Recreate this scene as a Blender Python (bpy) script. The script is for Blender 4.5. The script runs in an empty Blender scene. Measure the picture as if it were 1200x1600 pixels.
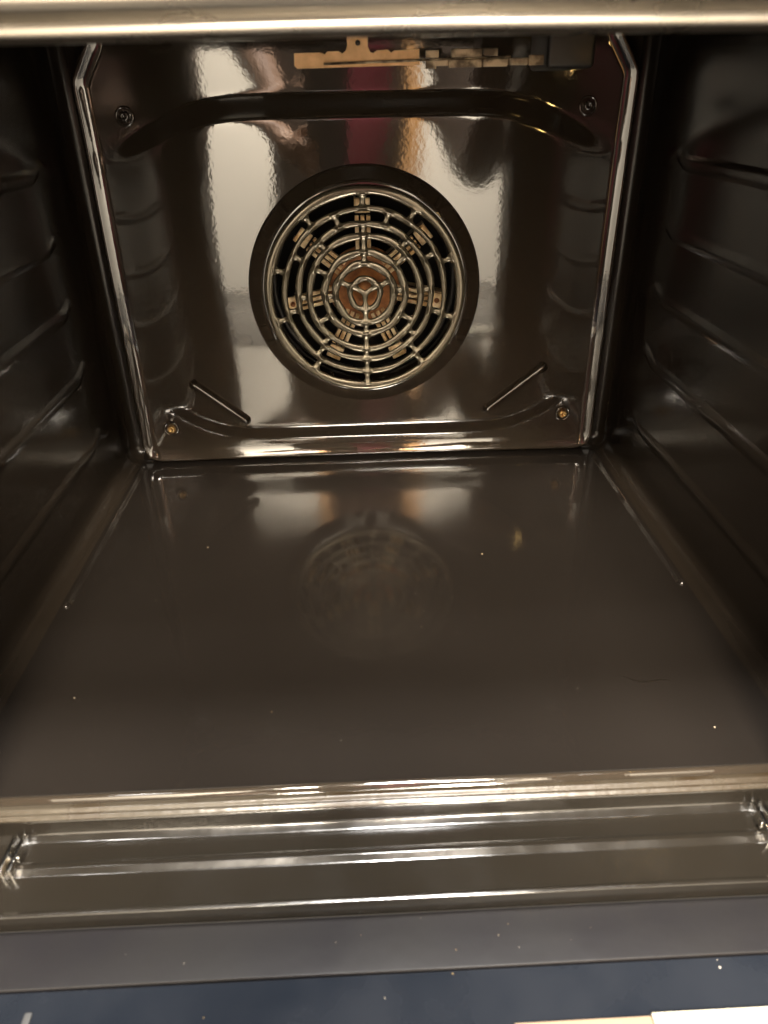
import bpy, bmesh, math, random
from mathutils import Vector, Matrix
import numpy as np

random.seed(7); rng = np.random.default_rng(7)
S = bpy.context.scene
C = S.collection

# ------------------------------------------------------------------ camera
cd = bpy.data.cameras.new('camera'); cam = bpy.data.objects.new('camera', cd); C.objects.link(cam)
cd.sensor_fit = 'VERTICAL'; cd.sensor_height = 36.0; cd.lens = 1142 / 1600 * 36
cd.clip_start = 0.01; cd.clip_end = 50
pitch, yaw, roll = math.radians(29.765), math.radians(1.746), math.radians(-1.137)
f = Vector((math.sin(yaw) * math.cos(pitch), math.cos(yaw) * math.cos(pitch), -math.sin(pitch)))
rt = Vector((math.cos(yaw), -math.sin(yaw), 0)); up = rt.cross(f)
r2 = math.cos(roll) * rt + math.sin(roll) * up; u2 = -math.sin(roll) * rt + math.cos(roll) * up
CAM = Vector((-0.0075, -0.712, 0.3369))
cam.matrix_world = Matrix(((r2.x, u2.x, -f.x, CAM.x), (r2.y, u2.y, -f.y, CAM.y), (r2.z, u2.z, -f.z, CAM.z), (0, 0, 0, 1)))
cd.dof.use_dof = True; cd.dof.focus_distance = 0.68; cd.dof.aperture_fstop = 10.0
S.camera = cam
# ------------------------------------------------------------------ world, lamps, exposure
w = bpy.data.worlds.new('World'); S.world = w; w.use_nodes = True
w.node_tree.nodes['Background'].inputs[0].default_value = (1.0, 0.86, 0.70, 1)
w.node_tree.nodes['Background'].inputs[1].default_value = 0.18
S.view_settings.view_transform = 'Standard'; S.view_settings.look = 'None'
S.view_settings.exposure = 0.12; S.view_settings.gamma = 1.0
S.cycles.use_denoising = True
S.cycles.max_bounces = 10; S.cycles.glossy_bounces = 8; S.cycles.diffuse_bounces = 3
S.cycles.sample_clamp_indirect = 8.0; S.cycles.blur_glossy = 0.3

def area_lamp(name, loc, size, power, col, target):
    l = bpy.data.lights.new(name, 'AREA'); l.shape = 'DISK'; l.size = size; l.energy = power; l.color = col
    o = bpy.data.objects.new(name, l); C.objects.link(o); o.location = loc
    o.rotation_euler = (Vector(target) - Vector(loc)).to_track_quat('-Z', 'Y').to_euler()
    return o
area_lamp('kitchen_lamp_light', (0.05, -0.66, 1.17), 0.16, 43, (1.0, 0.97, 0.93), (0.05, -0.86, 0.2))
area_lamp('wall_fill_light', (0.02, -1.85, 1.45), 0.70, 570, (1.0, 0.89, 0.74), (-0.1, -2.1, 0.2))  # unseen fill light, added to brighten the wall behind the person

# ------------------------------------------------------------------ materials
def new_mat(name):
    m = bpy.data.materials.new(name); m.use_nodes = True
    return m, m.node_tree.nodes, m.node_tree.links, m.node_tree.nodes['Principled BSDF']
def pbr(name, col, rough=0.4, metal=0.0, ior=1.5, bump=0.0, bscale=60.0, var=0.0, vscale=12.0, rvar=0.0, col2=None, bdist=0.001, detail=4.0):
    m, N, L, P = new_mat(name)
    P.inputs['Base Color'].default_value = (*col, 1); P.inputs['Roughness'].default_value = rough
    P.inputs['Metallic'].default_value = metal; P.inputs['IOR'].default_value = ior
    tc = N.new('ShaderNodeTexCoord')
    if col2 or rvar:
        n = N.new('ShaderNodeTexNoise'); n.inputs['Scale'].default_value = vscale; n.inputs['Detail'].default_value = detail
        L.new(tc.outputs['Object'], n.inputs['Vector'])
        if col2:
            r = N.new('ShaderNodeValToRGB'); r.color_ramp.elements[0].position = 0.5 - var; r.color_ramp.elements[1].position = 0.5 + var
            r.color_ramp.elements[0].color = (*col, 1); r.color_ramp.elements[1].color = (*col2, 1)
            L.new(n.outputs['Fac'], r.inputs[0]); L.new(r.outputs[0], P.inputs['Base Color'])
        if rvar:
            mr = N.new('ShaderNodeMapRange'); mr.inputs[1].default_value = 0.3; mr.inputs[2].default_value = 0.7
            mr.inputs[3].default_value = max(0.0, rough - rvar); mr.inputs[4].default_value = rough + rvar
            L.new(n.outputs['Fac'], mr.inputs[0]); L.new(mr.outputs[0], P.inputs['Roughness'])
    if bump:
        n2 = N.new('ShaderNodeTexNoise'); n2.inputs['Scale'].default_value = bscale; n2.inputs['Detail'].default_value = 2.0
        L.new(tc.outputs['Object'], n2.inputs['Vector'])
        b = N.new('ShaderNodeBump'); b.inputs['Strength'].default_value = bump; b.inputs['Distance'].default_value = bdist
        L.new(n2.outputs['Fac'], b.inputs['Height']); L.new(b.outputs[0], P.inputs['Normal'])
    return m
M = {}
M['enamel'] = pbr('black_enamel', (0.031, 0.0236, 0.0165), 0.058, 0, 1.95, bump=0.12, bscale=260, rvar=0.02, vscale=9, bdist=0.0002)
M['floor'] = pbr('floor_enamel', (0.0118, 0.0095, 0.0078), 0.095, 0, 1.88, bump=0.10, bscale=240, rvar=0.03, vscale=7, var=0.28, col2=(0.0150, 0.0122, 0.0101), detail=9.0, bdist=0.0002)
M['grille'] = pbr('grille_enamel', (0.135, 0.116, 0.080), 0.20, 0.6, 1.9, rvar=0.05, vscale=60, bump=0.1, bscale=300, bdist=0.0003)
M['fansteel'] = pbr('fan_steel', (0.95, 0.76, 0.48), 0.38, 0.2, 1.5, var=0.10, vscale=110, col2=(0.48, 0.30, 0.13), detail=6)
M['rust'] = pbr('rusty_hub', (0.42, 0.17, 0.05), 0.6, 0.2, 1.5, var=0.15, vscale=120, col2=(0.22, 0.09, 0.035), bump=0.3, bscale=300)
M['copper'] = pbr('heat_tinted_steel', (0.90, 0.56, 0.28), 0.45, 0.15, 1.5, var=0.14, vscale=110, col2=(0.72, 0.42, 0.20))
M['dullsteel'] = pbr('dull_steel', (0.55, 0.44, 0.30), 0.35, 0.5, 1.5, var=0.08, vscale=90, col2=(0.12, 0.09, 0.06))
M['brass'] = pbr('brass_screw', (0.55, 0.36, 0.15), 0.28, 0.9)
M['steel'] = pbr('top_steel', (0.185, 0.168, 0.142), 0.28, 0.8, 1.5, rvar=0.05, vscale=40)
M['chrome'] = pbr('bright_steel', (0.75, 0.72, 0.66), 0.18, 1.0, bump=0.5, bscale=500)
M['black'] = pbr('dark_chamber', (0.004, 0.0035, 0.003), 0.6, 0, 1.15)
M['wall'] = pbr('wall_enamel', (0.0175, 0.0133, 0.0096), 0.20, 0, 1.42, bump=0.15, bscale=200, rvar=0.04, vscale=9, bdist=0.0002)
M['element'] = pbr('element_sheath', (0.03, 0.028, 0.026), 0.4, 0.3)

def obj(name, verts, faces, mat, parent=None, smooth=True, normals=None):
    me = bpy.data.meshes.new(name); me.from_pydata([tuple(v) for v in verts], [], [tuple(q) for q in faces]); me.update()
    if smooth: me.polygons.foreach_set('use_smooth', [True] * len(me.polygons))
    if normals is not None: me.normals_split_custom_set_from_vertices([tuple(n) for n in normals])
    o = bpy.data.objects.new(name, me); C.objects.link(o)
    if mat: me.materials.append(mat)
    if parent: o.parent = parent
    return o
def from_bm(name, bm, mat, parent=None, smooth=True, angle=None):
    me = bpy.data.meshes.new(name)
    bmesh.ops.recalc_face_normals(bm, faces=bm.faces); bm.to_mesh(me); bm.free()
    if smooth:
        me.polygons.foreach_set('use_smooth', [True] * len(me.polygons))
        if angle is not None: me.set_sharp_from_angle(angle=math.radians(angle))
    o = bpy.data.objects.new(name, me); C.objects.link(o); me.materials.append(mat)
    if parent: o.parent = parent
    return o
def tag(o, label, cat, group=None, kind=None):
    if label: o['label'] = label
    if cat: o['category'] = cat
    if group: o['group'] = group
    if kind: o['kind'] = kind
    return o
def empty(name, loc, label, cat):
    o = bpy.data.objects.new(name, None); C.objects.link(o); o.location = loc; o.empty_display_size = 0.02
    return tag(o, label, cat)
def box(bm, lo, hi, bevel=0.0, seg=2):
    r = bmesh.ops.create_cube(bm, size=1.0)
    lo, hi = Vector(lo), Vector(hi)
    for v in r['verts']: v.co = Vector(((v.co.x + .5) * (hi.x - lo.x) + lo.x, (v.co.y + .5) * (hi.y - lo.y) + lo.y, (v.co.z + .5) * (hi.z - lo.z) + lo.z))
    if bevel:
        es = list({e for v in r['verts'] for e in v.link_edges})
        bmesh.ops.bevel(bm, geom=es, offset=bevel, segments=seg, profile=0.5, affect='EDGES')
def tube_data(path, rad, n=12, squash=None, V=None, F=None, cap=True):
    V = [] if V is None else V; F = [] if F is None else F
    P = [Vector(p) for p in path]; rads = rad if hasattr(rad, '__len__') else [rad] * len(P)
    base = len(V)
    for i, p in enumerate(P):
        t = (P[min(i + 1, len(P) - 1)] - P[max(i - 1, 0)]).normalized()
        a = Vector((0, 1, 0)) if abs(t.y) < 0.9 else Vector((0, 0, 1))
        s = t.cross(a).normalized(); b = s.cross(t).normalized()
        k = squash if squash else 1.0
        for j in range(n):
            q = 2 * math.pi * j / n
            V.append(p + rads[i] * (math.cos(q) * s + k * math.sin(q) * b))
    for i in range(len(P) - 1):
        for j in range(n):
            F.append((base + i * n + j, base + i * n + (j + 1) % n, base + (i + 1) * n + (j + 1) % n, base + (i + 1) * n + j))
    if cap:
        F.append(tuple(base + j for j in range(n))[::-1]); F.append(tuple(base + (len(P) - 1) * n + j for j in range(n)))
    return V, F
def lathe_y(prof, cx, cz, n=128, closed=False):
    """profile of (r, y) revolved about the axis x=cx, z=cz"""
    V, F = [], []
    for r, y in prof:
        for j in range(n):
            a = 2 * math.pi * j / n; V.append((cx + r * math.cos(a), y, cz + r * math.sin(a)))
    m = len(prof)
    for i in range(m if closed else m - 1):
        i2 = (i + 1) % m
        for j in range(n): F.append((i * n + j, i * n + (j + 1) % n, i2 * n + (j + 1) % n, i2 * n + j))
    return V, F
def fillet_poly(pts, rads, seg=6):
    """round the inner corners of an open 2-D polyline"""
    out = [Vector(pts[0])]
    for i in range(1, len(pts) - 1):
        p, a, b = Vector(pts[i]), Vector(pts[i - 1]), Vector(pts[i + 1]); r = rads[i]
        da, db = (a - p), (b - p); la, lb = da.length, db.length; da.normalize(); db.normalize()
        ang = da.angle(db); t = min(r / math.tan(ang / 2) if ang > 0.01 else 0, la * .48, lb * .48)
        p0, p1 = p + da * t, p + db * t
        for k in range(seg + 1):
            u = k / seg; out.append((1 - u) ** 2 * p0 + 2 * u * (1 - u) * p + u * u * p1)
    out.append(Vector(pts[-1])); return out
def sweep_x(name, prof, x0, x1, mat, parent, nx=40, wob=0.0, yo=0.0):
    V, F = [], []
    for i in range(nx + 1):
        x = x0 + (x1 - x0) * i / nx
        for p in prof: V.append((x, p[0] + yo, p[1] + wob * math.sin(x * 23 + p[0] * 40)))
    m = len(prof)
    for i in range(nx):
        for j in range(m - 1): F.append((i * m + j, (i + 1) * m + j, (i + 1) * m + j + 1, i * m + j + 1))
    return obj(name, V, F, mat, parent)
def sstep(t): t = np.clip(t, 0, 1); return t * t * (3 - 2 * t)

# ================================================================== setting seen only by reflection
wm = pbr('wall_paint', (0.80, 0.76, 0.68), 0.7, bump=0.1, bscale=40)
bm = bmesh.new(); box(bm, (-1.6, -2.46, -0.95), (1.6, -2.40, 1.75))
wall = from_bm('wall', bm, wm, smooth=False); wall['kind'] = 'structure'

df = empty('door_frame', (0.0, -2.38, -0.95), 'tall wooden door frame round a dark doorway in the pale wall', 'door frame')
wd = pbr('frame_wood', (0.50, 0.27, 0.10), 0.45, var=0.15, vscale=6, col2=(0.40, 0.20, 0.07)); dkp = pbr('doorway_dark', (0.03, 0.025, 0.02), 0.6)
for nm, a_, b_, m_ in (('post', (-0.20, -0.019, 0.0), (-0.11, 0.02, 2.65), wd), ('post', (0.10, -0.019, 0.0), (0.23, 0.02, 2.65), wd), ('doorway_shade', (-0.11, -0.018, 0.0), (0.10, -0.004, 2.60), dkp)):  # flat dark-coloured sheet between the posts stands for the unlit opening
    bm = bmesh.new(); box(bm, a_, b_, 0.004, 2); from_bm(nm, bm, m_, df, True, 40)
# ================================================================== the oven
oven = empty('oven', (0, -0.2, 0), 'open black enamel oven cavity with round fan grille at the back', 'oven')
def part(o):  # keep world position under the empty
    o.parent = oven; o.matrix_parent_inverse = Matrix.Translation(-oven.location); return o

# ---- cavity shell: a box with rounded inner edges, split into floor, walls, ceiling
XW, YB, YF, ZC, RF = 0.257, 0.016, -0.4285, 0.402, 0.014
bm = bmesh.new(); box(bm, (-XW, YF - 0.05, 0), (XW, YB, ZC), bevel=RF, seg=8)
lo, hi = np.array((-XW + RF, YF - 1, RF)), np.array((XW - RF, YB - RF, ZC - RF))
groups = {'cavity_floor': [], 'side_wall_l': [], 'side_wall_r': [], 'cavity_ceiling': []}
bm.verts.ensure_lookup_table(); 
for fc in bm.faces:
    c = fc.calc_center_median()
    if c.y < YF + 0.0 - 0.03: continue
    if c.y > YB - 0.001 and abs(c.x) < 0.2 : continue          # large back face left out: the panel stands there
    if abs(c.x) < XW - RF - 1e-4: key = 'cavity_floor' if c.z < 0.1 else ('cavity_ceiling' if c.z > 0.3 else 'side_wall_l' if c.x < 0 else 'side_wall_r')
    else: key = 'side_wall_l' if c.x < 0 else 'side_wall_r'
    groups[key].append([v.index for v in fc.verts])
co = np.array([v.co[:] for v in bm.verts]); bm.free()
inner = np.clip(co, lo, hi); nr = inner - co; nr /= np.maximum(np.linalg.norm(nr, axis=1, keepdims=True), 1e-9)
shell = {}
for k, fs in groups.items():
    used = sorted({i for q in fs for i in q}); mp = {a: b for b, a in enumerate(used)}
    V = co[used].copy(); V[:, 1] = np.maximum(V[:, 1], YF)
    o = obj(k.split('_l')[0].split('_r')[0] if 'side' in k else k, V, [[mp[i] for i in q][::-1] for q in fs], M['floor'] if k == 'cavity_floor' else M['wall'], None, True, nr[used])
    part(o); shell[k] = o
# strip of the cavity's back that shows round the panel
xs, zs = [-XW + RF, -0.215, 0.215, XW - RF], [RF, 0.02, 0.380, ZC - RF]
V = [(x, YB, z) for z in zs for x in xs]; F = [(a + 4 * b, a + 1 + 4 * b, a + 5 + 4 * b, a + 4 + 4 * b) for b in range(3) for a in range(3) if not (a == 1 and b == 1)]
part(obj('back_wall', V, F, M['enamel'], None, False))

# ---- embossed beads along the floor's edges
def bead(name, path, wd, ht, mat, parent, axis, n=10):
    """raised half-round bead along a path; axis = outward normal of the carrying surface"""
    V, F = [], []; A = Vector(axis)
    P = [Vector(p) for p in path]; N = len(P)
    for i, p in enumerate(P):
        t = (P[min(i + 1, N - 1)] - P[max(i - 1, 0)]).normalized(); s = t.cross(A).normalized()
        d0 = (p - P[0]).length; d1 = (p - P[-1]).length; e = min(1.0, math.sqrt(max(0.0, 1 - (1 - min(d0, d1, wd) / wd) ** 2)) + 0.02)
        for j in range(n + 1):
            q = j / n * 2 - 1; h = ht * (0.5 + 0.5 * math.cos(math.pi * q))
            V.append(p + s * (wd * e * q) + A * (h * e - 0.0006))
    for i in range(N - 1):
        for j in range(n): F.append((i * (n + 1) + j, i * (n + 1) + j + 1, (i + 1) * (n + 1) + j + 1, (i + 1) * (n + 1) + j))
    o = obj(name, V, F, mat, None)
    m = bmesh.new(); m.from_mesh(o.data); bmesh.ops.recalc_face_normals(m, faces=m.faces); m.to_mesh(o.data); m.free()
    o.data.polygons.foreach_set('use_smooth', [True] * len(o.data.polygons))
    o.parent = parent; o.matrix_parent_inverse = parent.matrix_world.inverted() if parent.parent is None else Matrix.Translation(-oven.location) @ Matrix.Identity(4)
    o.matrix_parent_inverse = Matrix.Identity(4)
    return o
def dense(a, b, n=60):
    a, b = Vector(a), Vector(b); k = [0.5 - 0.5 * math.cos(math.pi * i / n) for i in range(n + 1)]
    return [a.lerp(b, t) for t in k]
for s in (-1, 1):
    bead('floor_bead', dense((s * 0.2385, -0.014, 0), (s * 0.2385, -0.255, 0)), 0.0055, 0.0040, M['floor'], shell['cavity_floor'], (0, 0, 1), 12)
V, F = [], []
for i in range(19):
    t = i / 18; x = 0.158 + 0.032 * t; y = -0.352 - 0.010 * t - 0.003 * math.sin(t * 5); wd_ = 0.0006 * math.sin(math.pi * t) * (1 + 0.5 * math.sin(i * 2.1)) + 0.0001
    V += [(x, y - wd_, 0.0003), (x, y + wd_, 0.0003)]
    if i: F.append((2 * i - 2, 2 * i, 2 * i + 1, 2 * i - 1))
sc_ = obj('scratch', V, F, pbr('scratch', (0.010, 0.008, 0.006), 0.3, 0, 1.4), None); sc_.parent = shell['cavity_floor']
# ---- rack ribs pressed into the side walls, each with a stop bump near its back end
for s, key in ((-1, 'side_wall_l'), (1, 'side_wall_r')):
    for z in (0.285, 0.231, 0.177, 0.121, 0.056):
        pts = dense((s * XW, -0.026, z), (s * XW, -0.415, z), 90)
        for p in pts:
            p.z += 0.0065 * math.exp(-((p.y + 0.062) / 0.013) ** 2)
        bead('rack_rib', pts, 0.0100, 0.0019, M['wall'], shell[key], (-s, 0, 0), 14)

# ---- back panel: pressed sheet with a raised plateau, corners cut round the screws
FX, FZ, FR = 0.0, 0.1765, 0.1085
PX, PZ0, PZ1 = 0.2235, 0.0165, 0.380
H, BW = 0.0052, 0.0135
def plateau(x, z):
    ax = np.abs(x)
    def ln(p, q):
        (x0, z0), (x1, z1) = p, q; dx, dz = x1 - x0, z1 - z0; l = math.hypot(dx, dz)
        return ((ax - x0) * dz - (z - z0) * dx) / l
    ds = [ax - 0.300, z - 0.3365, 0.024 - z, -ln((0.216, 0.302), (0.135, 0.3385)) * 1.0, ln((0.216, 0.060), (0.150, 0.024)) * 1.0]
    ds[3] = np.where(True, ((ax - 0.135) * 0.0365 + (z - 0.3365) * 0.081) / math.hypot(0.0365, 0.081), 0)
    ds[4] = ((ax - 0.150) * 0.036 - (z - 0.024) * 0.066) / math.hypot(0.036, 0.066)
    k = 0.006
    return k * np.log(sum(np.exp(np.clip(d / k, -60, 60)) for d in ds))
def panel_y(x, z):
    d = plateau(x, z); side = sstep((0.232 - np.abs(x)) / 0.062)
    t_ = np.clip(-d / BW, -1, 2); e_ = 0.13; ramp = e_ * (np.logaddexp(0, t_ / e_) - np.logaddexp(0, (t_ - 1) / e_))
    y = -H * ramp * side - np.maximum(0, d) * 0.045
    y = y + 0.00022 * np.sin(x * 19 + 0.6) * np.cos(z * 17 + 0.4) + 0.00012 * np.sin(x * 41 + z * 23)
    return y
per = []
corner = [(-PX, PZ0), (PX, PZ0), (PX, 0.347), (0.2085, 0.3700), (0.2000, 0.3900), (-0.2000, 0.3900), (-0.2085, 0.3700), (-PX, 0.347)]
for i in range(len(corner)):
    a, b = np.array(corner[i]), np.array(corner[(i + 1) % len(corner)]); n = max(6, int(np.linalg.norm(b - a) / 0.0032))
    for k in range(n): per.append(a + (b - a) * k / n)
per = np.array(per); NP = len(per)
ang = np.arctan2(per[:, 1] - FZ, per[:, 0] - FX)
V, F = [], []
NR = 64
circ = np.stack([FX + (FR - 0.001) * np.cos(ang), FZ + (FR - 0.001) * np.sin(ang)], 1)
rows = []
for k in range(NR + 1):
    t = k / NR; p = circ + (per - circ) * t; rows.append(np.stack([p[:, 0], panel_y(p[:, 0], p[:, 1]), p[:, 1]], 1))
# rolled outer edge
ctr = np.array([0, 0.19]); RR = 0.0065
nrm = np.zeros_like(per)
for i in range(NP):
    t = per[(i + 1) % NP] - per[i - 1]; n = np.array([t[1], -t[0]]); nrm[i] = n / np.linalg.norm(n)
FW = 0.0098; off = y_off = 0.0
for k in range(1, 11):                                     # border rises towards the viewer ...
    a = math.radians(10 + 18 * (k - 0.5) / 10); off += FW / 10; y_off -= FW / 10 * math.tan(a)
    p = per + nrm * off; rows.append(np.stack([p[:, 0], rows[NR][:, 1] + y_off + 0.00012 * np.sin(np.arange(NP) * 0.09) * k / 10, p[:, 1]], 1))
for k in range(1, 9):                                      # ... and rolls back over its rim
    a0 = math.radians(-28 + 118 * k / 8); RR = 0.0030
    p = per + nrm * (off + RR * (math.sin(a0) + math.sin(math.radians(28)))); y = rows[NR][:, 1] + y_off + RR * (math.cos(math.radians(28)) - math.cos(a0)); rows.append(np.stack([p[:, 0], y, p[:, 1]], 1))
rows.append(rows[-1] + np.array([0, 0.014, 0]))
for r_ in rows: V += [tuple(p) for p in r_]
for k in range(len(rows) - 1):
    for i in range(NP): F.append((k * NP + i, k * NP + (i + 1) % NP, (k + 1) * NP + (i + 1) % NP, (k + 1) * NP + i))
panel = part(obj('back_panel', V, F, M['enamel'], None))
bmx = bmesh.new(); bmx.from_mesh(panel.data); bmesh.ops.recalc_face_normals(bmx, faces=bmx.faces); bmx.to_mesh(panel.data); bmx.free()

# louvres low on the panel
for a, b in (((-0.178, 0.091), (-0.122, 0.0445)), ((0.181, 0.0985), (0.119, 0.0490))):
    ya = float(panel_y(np.array(a[0]), np.array(a[1])))
    bead('louvre', dense((a[0], -H, a[1]), (b[0], -H, b[1]), 40), 0.0068, 0.0052, M['enamel'], panel, (0, -1, 0), 14)
# screws in dimples
for x, z in ((-0.2050, 0.0385), (0.2040, 0.0420), (-0.1985, 0.3241), (0.1965, 0.3251)):
    y0 = float(panel_y(np.array(x), np.array(z)))
    V, F = lathe_y([(0.0085, y0 + 0.0006), (0.0078, y0 - 0.0014), (0.0068, y0 - 0.0019), (0.0058, y0 - 0.0010), (0.0052, y0 + 0.001)], x, z, 32)
    ring = obj('dimple', V, F, M['enamel'], None); ring.parent = panel
    V, F = lathe_y([(0.0044, y0), (0.0043, y0 - 0.0022), (0.0034, y0 - 0.0034), (0.0018, y0 - 0.0038), (0.0015, y0 - 0.0026), (0.0001, y0 - 0.0024)], x, z, 24)
    sc = obj('screw', V, F, M['brass'] if z < 0.1 else M['enamel'], None); sc.parent = panel

# ---- raised conical surround of the fan, and the chamber behind it
YG = -0.0185
GR = 0.0925
V, F = lathe_y([(FR + 0.0010, -H + 0.0012), (FR + 0.0006, -H - 0.0010), (FR - 0.0006, -H - 0.0016), (FR - 0.002, -H - 0.0020), (GR + 0.006, YG + 0.0040), (GR + 0.003, YG + 0.003), (GR + 0.0008, YG + 0.0026), (GR - 0.002, YG + 0.004), (GR - 0.003, YG + 0.010), (GR - 0.003, 0.012)], FX, FZ - 0.0012, 160)
part(obj('fan_surround', V, F, M['enamel'], None))
V, F = lathe_y([(GR - 0.002, 0.010), (GR + 0.010, 0.012), (GR + 0.012, 0.045), (GR, 0.052), (0.001, 0.052)], FX, FZ, 96)
part(obj('fan_chamber', V, F, M['black'], None))

# ---- punched fan cover
GZ = FZ - 0.0014
def rp(r, a, y=YG): return Vector((FX + r * math.cos(math.radians(a)), y, GZ + r * math.sin(math.radians(a))))
V, F = [], []
def ring(r, wd, dp, n=160):
    b = len(V); m = 10
    for i in range(n):
        a = 360 * i / n
        for j in range(m):
            q = 2 * math.pi * j / m; rw = 0.0 if r > 0.08 else 0.00045 * math.sin(math.radians(a) * (5 + round(r * 300) % 4) + r * 900); V.append(rp(r + rw + wd * (1 + 0.12 * math.sin(math.radians(a) * 7 + r * 500)) * math.cos(q), a, YG + dp * math.sin(q)))
    for i in range(n):
        for j in range(m):
            i2 = (i + 1) % n; F.append((b + i * m + j, b + i * m + (j + 1) % m, b + i2 * m + (j + 1) % m, b + i2 * m + j))
RB = [0.0894, 0.0745, 0.0621, 0.0518, 0.0374, 0.0271, 0.0140]
ring(RB[0], 0.0044, 0.0022)
for r_, wd in zip(RB[1:], (0.0030, 0.0033, 0.0035, 0.0037, 0.0037, 0.0030)): ring(r_, wd, 0.0017)
br = [[90, 57, 21, -16, -51, -90, -126, -164, 164, 127], [110, 72, 29, -15, -49, -90, -130, 192, 151], [90, 50, 3, -40, -90, -132, 182, 131],
      [90, 41, -30, -90, 210, 152], [90, 5, -90, 182], [152, 27, -90]]
for k, al in enumerate(br):
    for a in al:
        r0, r1 = RB[k + 1], RB[k] - (0.0028 if k == 0 else 0); n = 7
        path = [rp(r0 + (r1 - r0) * i / (n - 1), a) for i in range(n)]
        rad = [0.0026 + 0.0042 * abs(2 * i / (n - 1) - 1) ** 2.2 for i in range(n)]
        tube_data(path, rad, 10, 0.42, V, F)
for a in (35, 145, 270):
    tube_data([rp(0.0135 * i / 5, a) for i in range(6)], [0.0034, 0.0028, 0.0024, 0.0026, 0.0036, 0.0046], 10, 0.5, V, F)
cov = obj('fan_cover', V, F, M['grille'], None)
md = cov.modifiers.new('remesh', 'REMESH'); md.mode = 'VOXEL'; md.voxel_size = 0.00062; md.use_smooth_shade = True
md = cov.modifiers.new('smooth', 'SMOOTH'); md.factor = 0.5; md.iterations = 7
dg = bpy.context.evaluated_depsgraph_get(); me = bpy.data.meshes.new_from_object(cov.evaluated_get(dg)); cov.modifiers.clear(); cov.data = me
me.polygons.foreach_set('use_smooth', [True] * len(me.polygons)); part(cov)

# ---- fan wheel behind the cover
fan = bpy.data.objects.new('fan_wheel', None); C.objects.link(fan); fan.parent = oven; fan.matrix_parent_inverse = Matrix.Translation(-oven.location)
fan.location = (FX, 0.014, FZ)
V, F = lathe_y([(0.0001, -0.010), (0.006, -0.010), (0.007, -0.006), (0.012, -0.005), (0.013, -0.002), (0.024, -0.001), (0.027, -0.004), (0.033, -0.004), (0.036, 0.0), (0.036, 0.003), (0.001, 0.003)], 0, 0, 48)
hub = obj('fan_hub', V, F, M['rust'], fan)
me_blade = None
for k in range(7):
    if me_blade is None:
        bm = bmesh.new()
        for t in (-0.0054, 0.0, 0.0054): box(bm, (0.027, -0.0065, t - 0.0018), (0.0635, -0.001, t + 0.0018), 0.0006, 2)
        box(bm, (0.0655, -0.0045, -0.0072), (0.0785, -0.0010, 0.0072), 0.0008, 2)
        box(bm, (0.030, 0.0005, 0.0062), (0.0785, 0.018, 0.0075))                       # vane standing off the arm
        bl = from_bm('blade', bm, M['fansteel'], fan, True, 35); me_blade = bl.data
        bm = bmesh.new(); box(bm, (0.024, -0.0010, -0.0078), (0.067, 0.0005, 0.0078)); bk = from_bm('blade_shade_back', bm, M['black'], bl, False); me_bk = bk.data  # plate coloured near black to deepen the shade between the bars
        V, F = lathe_y([(0.0026, -0.0044), (0.0024, -0.0058), (0.0012, -0.0064), (0.0001, -0.0065)], 0.072, 0, 16)
        rv = obj('rivet', V, F, M['rust'], bl); me_rv = rv.data
    else:
        bl = bpy.data.objects.new('blade', me_blade); C.objects.link(bl); bl.parent = fan
        bk = bpy.data.objects.new('blade_shade_back', me_bk); C.objects.link(bk); bk.parent = bl
        rv = bpy.data.objects.new('rivet', me_rv); C.objects.link(rv); rv.parent = bl
    bl.rotation_euler = (0, -math.radians(90 - 360 / 7 * k), 0)
# ring heating element round the wheel
V, F = [], []
tube_data([(FX + 0.088 * math.cos(a), 0.022, FZ + 0.088 * math.sin(a)) for a in [math.radians(-80 + 340 * i / 90) for i in range(91)]], 0.0035, 10, 1, V, F)
part(obj('ring_element', V, F, M['element'], None))

# ---- grill bracket and terminal strip under the ceiling
YK = -0.164
def plate_xz(name, outline, y, th, mat, hole=None, bev=0.0004):
    bm = bmesh.new(); vs = [bm.verts.new((x, y, z)) for x, z in outline]; fc = bm.faces.new(vs)
    ex = bmesh.ops.extrude_face_region(bm, geom=[fc]); 
    for g in ex['geom']:
        if isinstance(g, bmesh.types.BMVert): g.co.y += th
    return part(from_bm(name, bm, mat, None, False))
out = [(-0.0424, 0.3535), (-0.0405, 0.3518), (0.0375, 0.3527), (0.0375, 0.3613), (0.0215, 0.3607), (0.0195, 0.3597), (0.0175, 0.3612), (0.0105, 0.3610), (0.0082, 0.3596), (0.0062, 0.3602), (0.0048, 0.3632), (0.0052, 0.3850),
       (-0.0092, 0.3850), (-0.0082, 0.3640), (-0.0092, 0.3612), (-0.0115, 0.3596), (-0.0140, 0.3609), (-0.0210, 0.3608), (-0.0225, 0.3594), (-0.0255, 0.3603), (-0.0420, 0.3603)]
gb = plate_xz('grill_bracket', out, YK, 0.0012, M['copper'])
V, F = lathe_y([(0.0016, YK - 0.0003), (0.0016, YK - 0.0008), (0.0001, YK - 0.0008)], -0.0015, 0.3652, 16)
o = obj('rivet', V, F, M['element'], None); o.parent = gb
V, F = tube_data([(-0.0235, YK - 0.003, 0.3540), (0.02, YK - 0.003, 0.3548), (0.0955, YK - 0.003, 0.3562)], 0.0007, 8)
part(obj('element_rod', V, F, M['dullsteel'], None))
bm = bmesh.new()
box(bm, (0.0417, YK, 0.3563), (0.0500, YK + 0.003, 0.3606), 0.0004); box(bm, (0.0580, YK, 0.3563), (0.0780, YK + 0.003, 0.3612), 0.0006); box(bm, (0.0788, YK, 0.3568), (0.0880, YK + 0.003, 0.3612), 0.0006)
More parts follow.
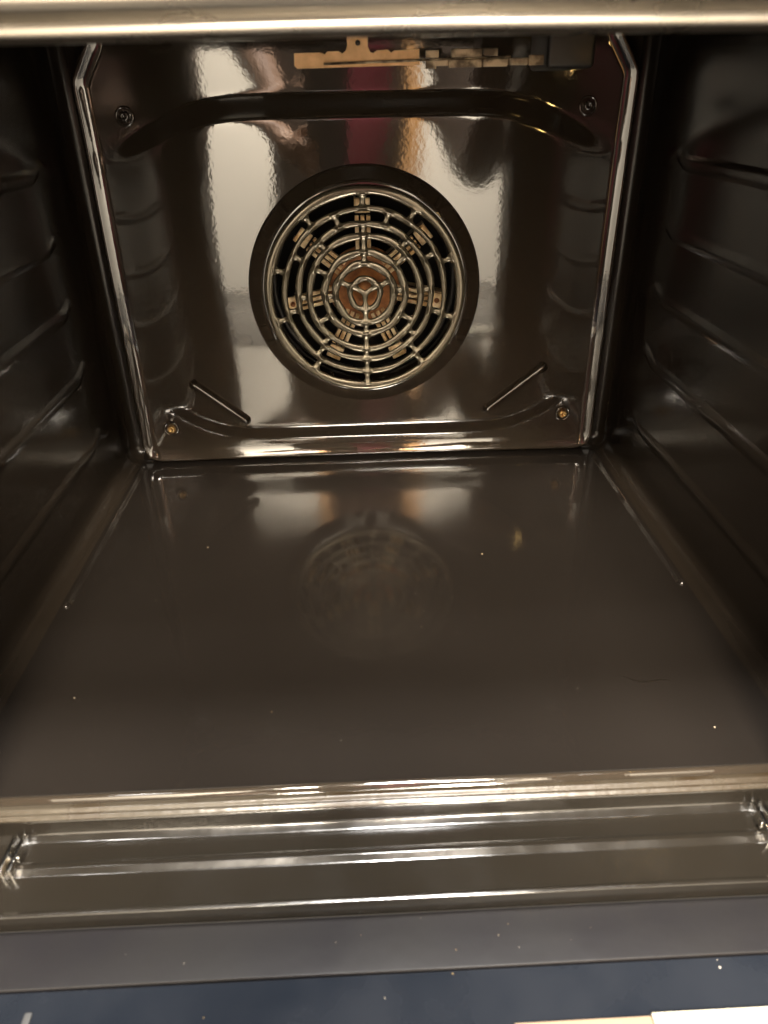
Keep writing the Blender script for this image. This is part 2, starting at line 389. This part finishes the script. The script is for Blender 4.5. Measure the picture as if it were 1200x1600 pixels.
box(bm, (0.0417, YK, 0.3505), (0.0485, YK + 0.003, 0.3555), 0.0004); box(bm, (0.0565, YK, 0.3508), (0.0780, YK + 0.003, 0.3550), 0.0004); box(bm, (0.0788, YK, 0.3510), (0.0945, YK + 0.003, 0.3552), 0.0004)
box(bm, (0.0960, YK, 0.3515), (0.1075, YK + 0.003, 0.3556), 0.0006); box(bm, (0.1085, YK, 0.3512), (0.1180, YK + 0.003, 0.3572), 0.0006); box(bm, (0.043, YK + 0.0031, 0.352), (0.117, YK + 0.005, 0.3555))
ts = part(from_bm('terminal_strip', bm, M['dullsteel'], None, False))
bm = bmesh.new(); box(bm, (0.119, YK - 0.004, 0.349), (0.150, YK + 0.05, 0.400), 0.003, 4)
part(from_bm('element_box', bm, M['element'], None, True, 40))
bm = bmesh.new(); box(bm, (-0.10, YK + 0.004, 0.3675), (0.119, YK + 0.0055, 0.4015))
part(from_bm('ceiling_flange', bm, M['enamel'], None, False))

# ---- oven lamp in the right-hand wall, near the front and above the top rib
LY, LZ = -0.36, 0.333
def lathe_x(prof, y0, z0, n=32):
    V, F = [], []
    for r_, x in prof:
        for j in range(n): q = 2 * math.pi * j / n; V.append((x, y0 + r_ * math.cos(q), z0 + r_ * math.sin(q)))
    for i in range(len(prof) - 1):
        for j in range(n): F.append((i * n + j, i * n + (j + 1) % n, (i + 1) * n + (j + 1) % n, (i + 1) * n + j))
    return V, F
lm, N_, L_, P_ = new_mat('lamp_glass'); P_.inputs['Base Color'].default_value = (0.9, 0.75, 0.4, 1)
P_.inputs['Emission Color'].default_value = (1.0, 0.62, 0.20, 1); P_.inputs['Emission Strength'].default_value = 220.0
V, F = lathe_x([(0.015, XW + 0.001), (0.015, XW - 0.003), (0.012, XW - 0.0045), (0.0042, XW - 0.003), (0.0036, XW - 0.001)], LY, LZ)
lr = part(obj('lamp_ring', V, F, M['dullsteel'], None))
V, F = lathe_x([(0.0036, XW - 0.0005), (0.0034, XW - 0.0030), (0.0022, XW - 0.0042), (0.0001, XW - 0.0046)], LY, LZ)
o = obj('lamp_lens', V, F, lm, None); o.parent = lr

# ---- front sill: lip, groove, gasket ridge, channel and step
sillm = M['floor']
lip = [(-0.4322, 0.0), (-0.4335, 0.0016), (-0.4350, 0.0022), (-0.4364, 0.0014), (-0.4372, -0.0012), (-0.4382, -0.0014)]
part(sweep_x('sill_lip', lip, -0.262, 0.262, M['enamel'], None, 60, 0.0002, 0.0035))
gm = pbr('gasket_grime', (0.054, 0.044, 0.031), 0.28, 0.0, 1.6, var=0.10, vscale=26, col2=(0.030, 0.019, 0.009), bump=0.25, bscale=120, rvar=0.08, detail=6)
gas = fillet_poly([(-0.4380, -0.0030), (-0.4384, 0.0002), (-0.4420, 0.0010), (-0.4436, -0.0010), (-0.4450, -0.0006), (-0.4468, -0.0022), (-0.4470, -0.006)], [0, .0008, .0012, .0006, .0008, .0008, 0], 4)
part(sweep_x('gasket', gas, -0.262, 0.262, gm, None, 120, 0.00025, 0.0035))
cm = pbr('channel_enamel', (0.014, 0.0115, 0.0085), 0.16, 0, 1.8, bump=0.25, bscale=90, rvar=0.06, vscale=30, bdist=0.0006)
ch = fillet_poly([(-0.4462, -0.0020), (-0.4478, -0.0030), (-0.4488, -0.0115), (-0.4530, -0.0142), (-0.4645, -0.0142), (-0.4665, -0.0126), (-0.4688, -0.0128), (-0.4720, -0.0150), (-0.4900, -0.0165), (-0.4915, -0.0155), (-0.4932, -0.0160), (-0.4940, -0.026)], [0, .001, .002, .004, .002, .0009, .0009, .003, .0015, .0007, .0009, 0], 5)
part(sweep_x('sill_channel', ch, -0.262, 0.262, cm, None, 80, 0.0002, 0.004))
# side jambs of the opening
for s in (-1, 1):
    pr = fillet_poly([(s * 0.262, -0.432), (s * 0.236, -0.4335), (s * 0.222, -0.445), (s * 0.216, -0.470), (s * 0.216, -0.496), (s * 0.222, -0.502), (s * 0.30, -0.502)], [0, .004, .006, .004, .004, .003, 0], 5)
    V, F = [], []
    for z in np.linspace(-0.022, 0.40, 12):
        for p in pr: V.append((p[0], p[1], z))
    m = len(pr)
    for i in range(11):
        for j in range(m - 1): F.append((i * m + j, (i + 1) * m + j, (i + 1) * m + j + 1, i * m + j + 1))
    part(obj('side_jamb', V, F, M['enamel'], None))
    # door hinge at the foot of the jamb
    bm = bmesh.new(); x = s * (0.2045 if s > 0 else 0.1995)
    box(bm, (x - 0.005, -0.476, -0.019), (x + 0.005, -0.452, -0.0165), 0.0006, 2); box(bm, (x - 0.0035, -0.470, -0.0168), (x - 0.0012, -0.448, -0.006), 0.0005, 2)
    box(bm, (x + 0.0012, -0.470, -0.0168), (x + 0.0035, -0.448, -0.006), 0.0005, 2); box(bm, (x - 0.0045, -0.462, -0.0115), (x + 0.0045, -0.458, -0.0075), 0.0008, 3)
    part(from_bm('hinge', bm, M['chrome'], None, True, 35))
# top trim: rounded steel edge above the opening
tp = fillet_poly([(-0.4300, 0.392), (-0.4300, 0.3570), (-0.4350, 0.3523), (-0.4430, 0.3522), (-0.4466, 0.3538), (-0.4462, 0.3562), (-0.4446, 0.3568), (-0.4452, 0.3580), (-0.4490, 0.3600), (-0.4500, 0.3625), (-0.4490, 0.3645), (-0.4530, 0.372), (-0.462, 0.378), (-0.470, 0.392), (-0.4705, 0.46)],
                 [0, .003, .003, .003, .0016, .0008, .0005, .0008, .0018, .002, .002, .006, .006, .006, 0], 6)
part(sweep_x('top_trim', tp, -0.30, 0.30, M['steel'], None, 40, 0.0003))

# ---- the lowered door: liner edge, then glass
lin = pbr('door_liner', (0.0105, 0.0096, 0.0110), 0.45, 0.0, 1.36, bump=0.25, bscale=60, rvar=0.08, vscale=18, var=0.2, col2=(0.0090, 0.0078, 0.0074))
gls = pbr('door_glass', (0.0105, 0.0132, 0.0185), 0.25, 0, 1.45, rvar=0.08, vscale=22, var=0.15, col2=(0.016, 0.0185, 0.024), bump=0.05, bscale=200)
door = bpy.data.objects.new('door', None); C.objects.link(door); part(door)
lp = fillet_poly([(-0.4925, -0.062), (-0.4930, -0.026), (-0.4960, -0.0240), (-0.5217, -0.0245), (-0.5222, -0.0252), (-0.5222, -0.045)], [0, .002, .003, .0005, .0003, 0], 4)
sweep_x('door_liner', lp, -0.285, 0.285, lin, door, 60, 0.0002, 0.0030)
bm = bmesh.new(); box(bm, (-0.285, -0.925, -0.0355), (0.285, -0.5194, -0.0256), 0.0012, 2)
from_bm('door_glass', bm, gls, door, True, 40)
bm = bmesh.new(); box(bm, (-0.1705, -0.565, -0.0255), (-0.1670, -0.5290, -0.0243), 0.0008, 2)
from_bm('glass_clip', bm, pbr('clip_grey', (0.07, 0.07, 0.07), 0.5), door, True, 40)
bm = bmesh.new(); box(bm, (-0.285, -0.935, -0.075), (0.285, -0.4955, -0.0365), 0.004, 3)
from_bm('door_body', bm, lin, door, True, 40)
# pale strip on the glass at the lower right
stm = pbr('pale_strip', (0.55, 0.50, 0.39), 0.6, bump=0.15, bscale=60)
stn = pbr('tan_strip', (0.32, 0.23, 0.15), 0.6, bump=0.2, bscale=60)
strip = empty('strip', (0.101, -0.5525, -0.0255), 'cream and tan strip on the blue glass at the bottom right', 'strip')
bm = bmesh.new(); box(bm, (0.012, -0.02, 0.0002), (0.16, 0.0090, 0.0030), 0.0008, 2); from_bm('cream_piece', bm, stm, strip, True, 40)
bm = bmesh.new(); box(bm, (-0.05, -0.02, 0.0002), (0.0118, 0.0080, 0.0022), 0.0006, 2); from_bm('tan_piece', bm, stn, strip, True, 40)

# ================================================================== the photographer, mirrored in the enamel
def ph(a, b, c): return CAM + r2 * a + u2 * b + f * c          # phone-local point
nodes, edges, rad = [], [], []
def nd(p, r_, link=None):
    nodes.append(Vector(p)); rad.append(r_ if isinstance(r_, tuple) else (r_, r_))
    if link is not None: edges.append((link, len(nodes) - 1))
    return len(nodes) - 1
EL = {-1: (-0.225, -0.97, 0.40), 1: (0.258, -1.02, 0.185)}
pel = nd((-0.04, -1.14, 0.0), (0.15, 0.115)); spn = nd((-0.045, -1.135, 0.16), (0.14, 0.10), pel); che = nd((-0.04, -1.125, 0.34), (0.155, 0.11), spn)
nkb = nd((-0.005, -1.11, 0.49), 0.062, che); nk = nd((0.0, -1.09, 0.555), 0.050, nkb); hd = nd((0.002, -1.07, 0.635), (0.070, 0.085), nk); nd((0.002, -1.075, 0.72), (0.066, 0.082), hd)
for s in (-1, 1):
    sh = nd((-0.035 + s * 0.17, -1.12, 0.455), 0.062, che); el = nd(EL[s], 0.062 if s > 0 else 0.056, sh)
    if s < 0: loc = lambda a_, b_, c_: ph(-0.032 - a_, b_ - 0.045, c_)                       # hand that holds the phone's edge
    else: loc = lambda a_, b_, c_: Vector((0.262 + b_ * 0.9 + 0.05, -0.479 - 0.018 - (c_ - 0.011) * 0.6, 0.545 - a_ * 1.2))     # hand laid on the fascia
    W_ = loc(0.082, -0.085, -0.05)
    fa = nd(Vector(EL[s]).lerp(W_, 0.5), 0.043, el); wr = nd(W_, 0.027, fa); pm = nd(loc(0.060, -0.065, -0.016), (0.026, 0.018), wr)
    for i in range(4):
        b = -0.095 + 0.019 * i; l = (0.86, 0.97, 1.0, 0.92)[i]
        k = nd(loc(0.052, b, 0.004), 0.0088, pm); k = nd(loc(0.040, b, 0.011), 0.0082, k); nd(loc(0.040 - 0.024 * l, b, 0.011), 0.0070, k)
    k = nd(loc(0.050, -0.035, -0.022), 0.0100, pm); k = nd(loc(0.034, -0.020, -0.022), 0.0092, k); nd(loc(0.020, -0.012, -0.021), 0.0080, k)
    hp = nd((-0.04 + s * 0.09, -1.14, -0.08), (0.095, 0.10), pel); kn = nd((-0.04 + s * 0.10, -1.12, -0.44), 0.062, hp); an = nd((-0.04 + s * 0.10, -1.16, -0.83), 0.042, kn); nd((-0.04 + s * 0.12, -1.02, -0.862), (0.045, 0.032), an)
me = bpy.data.meshes.new('person'); me.from_pydata([tuple(p) for p in nodes], edges, []); person = bpy.data.objects.new('person', me); C.objects.link(person)
sk = person.modifiers.new('skin', 'SKIN'); sk.use_smooth_shade = True
for i, sv in enumerate(me.skin_vertices[0].data): sv.radius = rad[i]; sv.use_root = (i == pel)
sb = person.modifiers.new('sub', 'SUBSURF'); sb.levels = 2; sb.render_levels = 2
dg = bpy.context.evaluated_depsgraph_get(); me = bpy.data.meshes.new_from_object(person.evaluated_get(dg)); person.modifiers.clear(); person.data = me
for nm, c_, r_ in (('jacket_cloth', (0.12, 0.085, 0.060), 0.85), ('red_cloth', (0.22, 0.030, 0.040), 0.8), ('skin', (0.52, 0.32, 0.21), 0.5), ('trouser_cloth', (0.03, 0.035, 0.06), 0.85), ('shoe', (0.03, 0.03, 0.03), 0.5)):
    me.materials.append(pbr(nm, c_, r_, bump=0.2, bscale=120))
for p in me.polygons:
    c = p.center; p.use_smooth = True
    if c.y > -0.96 and c.z > 0.1 and c.x < 0.12: k = 2
    elif c.y > -0.62: k = 2
    elif c.z > 0.52 and abs(c.x - 0.02) < 0.13: k = 2
    elif c.z < -0.80: k = 4
    elif c.z < -0.03: k = 3
    elif abs(c.x - 0.022) < 0.045 and c.y > -1.11: k = 1
    else: k = 0
    p.material_index = k
tag(person, 'person in an open dark jacket over a red top, mirrored in the back panel', 'person')
# hair falling to the shoulders, open at the face
V, F = [], []
hc = Vector((0.002, -1.085, 0.655))
for i in range(13):
    t = i / 12
    z = 0.772 - 0.30 * t ** 1.25; r_ = 0.092 * math.sin(min(1.0, t * 2.6 + 0.05) * math.pi / 2) * (1 + 0.18 * max(0, t - 0.5)); op = 62 if t > 0.18 else 62 * t / 0.18
    for j in range(33):
        a = math.radians(90 + op + (360 - 2 * op) * j / 32); k = 1 + 0.03 * math.sin(j * 2.3 + i)
        V.append((hc.x + r_ * 0.92 * k * math.cos(a), hc.y + r_ * 1.05 * k * math.sin(a), z))
for i in range(12):
    for j in range(32): F.append((i * 33 + j, i * 33 + j + 1, (i + 1) * 33 + j + 1, (i + 1) * 33 + j))
hair = obj('hair', V, F, pbr('hair', (0.22, 0.10, 0.035), 0.55, bump=0.6, bscale=150, bdist=0.004), person)
sd = hair.modifiers.new('solid', 'SOLIDIFY'); sd.thickness = 0.012; sd.offset = -1
# brow ridge, nose, mouth and ears as small shaped pieces of the head
def blob(name, c, r_, mat):
    bm = bmesh.new(); bmesh.ops.create_icosphere(bm, subdivisions=2, radius=1.0)
    for v in bm.verts: v.co = Vector((c[0] + v.co.x * r_[0], c[1] + v.co.y * r_[1], c[2] + v.co.z * r_[2]))
    return from_bm(name, bm, mat, person)
sm = me.materials[2]; dk = pbr('eye', (0.03, 0.02, 0.015), 0.15)
blob('nose', (0.002, -0.985, 0.640), (0.013, 0.018, 0.022), sm); blob('mouth', (0.002, -0.994, 0.603), (0.022, 0.007, 0.006), pbr('lips', (0.40, 0.16, 0.13), 0.45))
for s in (-1, 1): blob('eye', (0.002 + s * 0.030, -0.998, 0.662), (0.011, 0.008, 0.007), dk); blob('ear', (0.002 + s * 0.074, -1.075, 0.645), (0.010, 0.018, 0.028), sm)
# phone held at the lens
bm = bmesh.new(); box(bm, (-0.066, -0.140, -0.0125), (0.008, 0.014, -0.0045), 0.003, 3)
for v in bm.verts: v.co = ph(*v.co)
phone = from_bm('phone', bm, pbr('phone_body', (0.22, 0.21, 0.20), 0.35), None, True, 40)
tag(phone, 'grey phone held upright by its edge before the oven', 'phone')
# ceiling lamp over the oven, and one added unseen to brighten the wall
for (x, y), lb in (((0.05, -0.66), 'small round ceiling lamp right above the oven opening'), ((0.02, -1.85), 'large round unseen lamp added to light the pale wall behind the person')):
    V, F = [], []
    pr_ = [(0.001, 1.50), (0.10, 1.50), (0.16, 1.485), (0.175, 1.44), (0.170, 1.438), (0.155, 1.47), (0.001, 1.475)]
    for r_, z in pr_:
        for j in range(40): a = 2 * math.pi * j / 40; V.append((r_ * math.cos(a), r_ * math.sin(a), z))
    for i in range(len(pr_) - 1):
        for j in range(40): F.append((i * 40 + j, i * 40 + (j + 1) % 40, (i + 1) * 40 + (j + 1) % 40, (i + 1) * 40 + j))
    o = obj('lamp_fixture', V, F, wm); o.location = (x, y, 0 if y < -1 else -0.245); o.scale = (2.2, 2.2, 1) if y < -1 else (0.62, 0.62, 1); tag(o, lb, 'lamp')

# ---- crumbs and dust
def crumbs(name, spots, label, mat):
    V, F = [], []
    for x, y, z, r_ in spots:
        b = len(V); a0 = random.random() * 6
        V.append((x, y, z + r_ * random.uniform(.8, 1.3)))
        n = 6
        for j in range(n): q = a0 + 2 * math.pi * j / n; k = r_ * random.uniform(.7, 1.3); V.append((x + k * math.cos(q), y + k * math.sin(q), z + r_ * random.uniform(.2, .5)))
        for j in range(n): q = a0 + 2 * math.pi * j / n; k = r_ * random.uniform(.6, 1.0); V.append((x + k * math.cos(q), y + k * math.sin(q), z - 0.0001))
        for j in range(n): F.append((b, b + 1 + j, b + 1 + (j + 1) % n)); F.append((b + 1 + j, b + 7 + j, b + 7 + (j + 1) % n, b + 1 + (j + 1) % n))
    o = obj(name, V, F, mat, None, False); return tag(o, label, 'crumbs', None, 'stuff')
crm = pbr('crumb', (0.55, 0.50, 0.42), 0.6, var=0.1, vscale=80, col2=(0.40, 0.27, 0.12))
sp = [(-0.1436, -0.1739, 0, .0006), (-0.20, -0.352, 0, .0005), (0.09, -0.20, 0, .0006), (0.2, -0.40, 0, .0006)]
for i in range(16): sp.append((random.uniform(-.2, .2), random.uniform(-.42, -.1), 0, random.uniform(.00015, .0003)))
for i in range(13): sp.append((random.gauss(0.02, .06), random.uniform(-.512, -.494), -0.0242, random.uniform(.00012, .00028)))
for i in range(8): sp.append((random.uniform(-.2, .2), random.uniform(-.545, -.520), -0.0256, random.uniform(.0002, .0005)))
crumbs('crumbs', sp, 'scattered pale crumbs and dust on oven floor and door', crm)
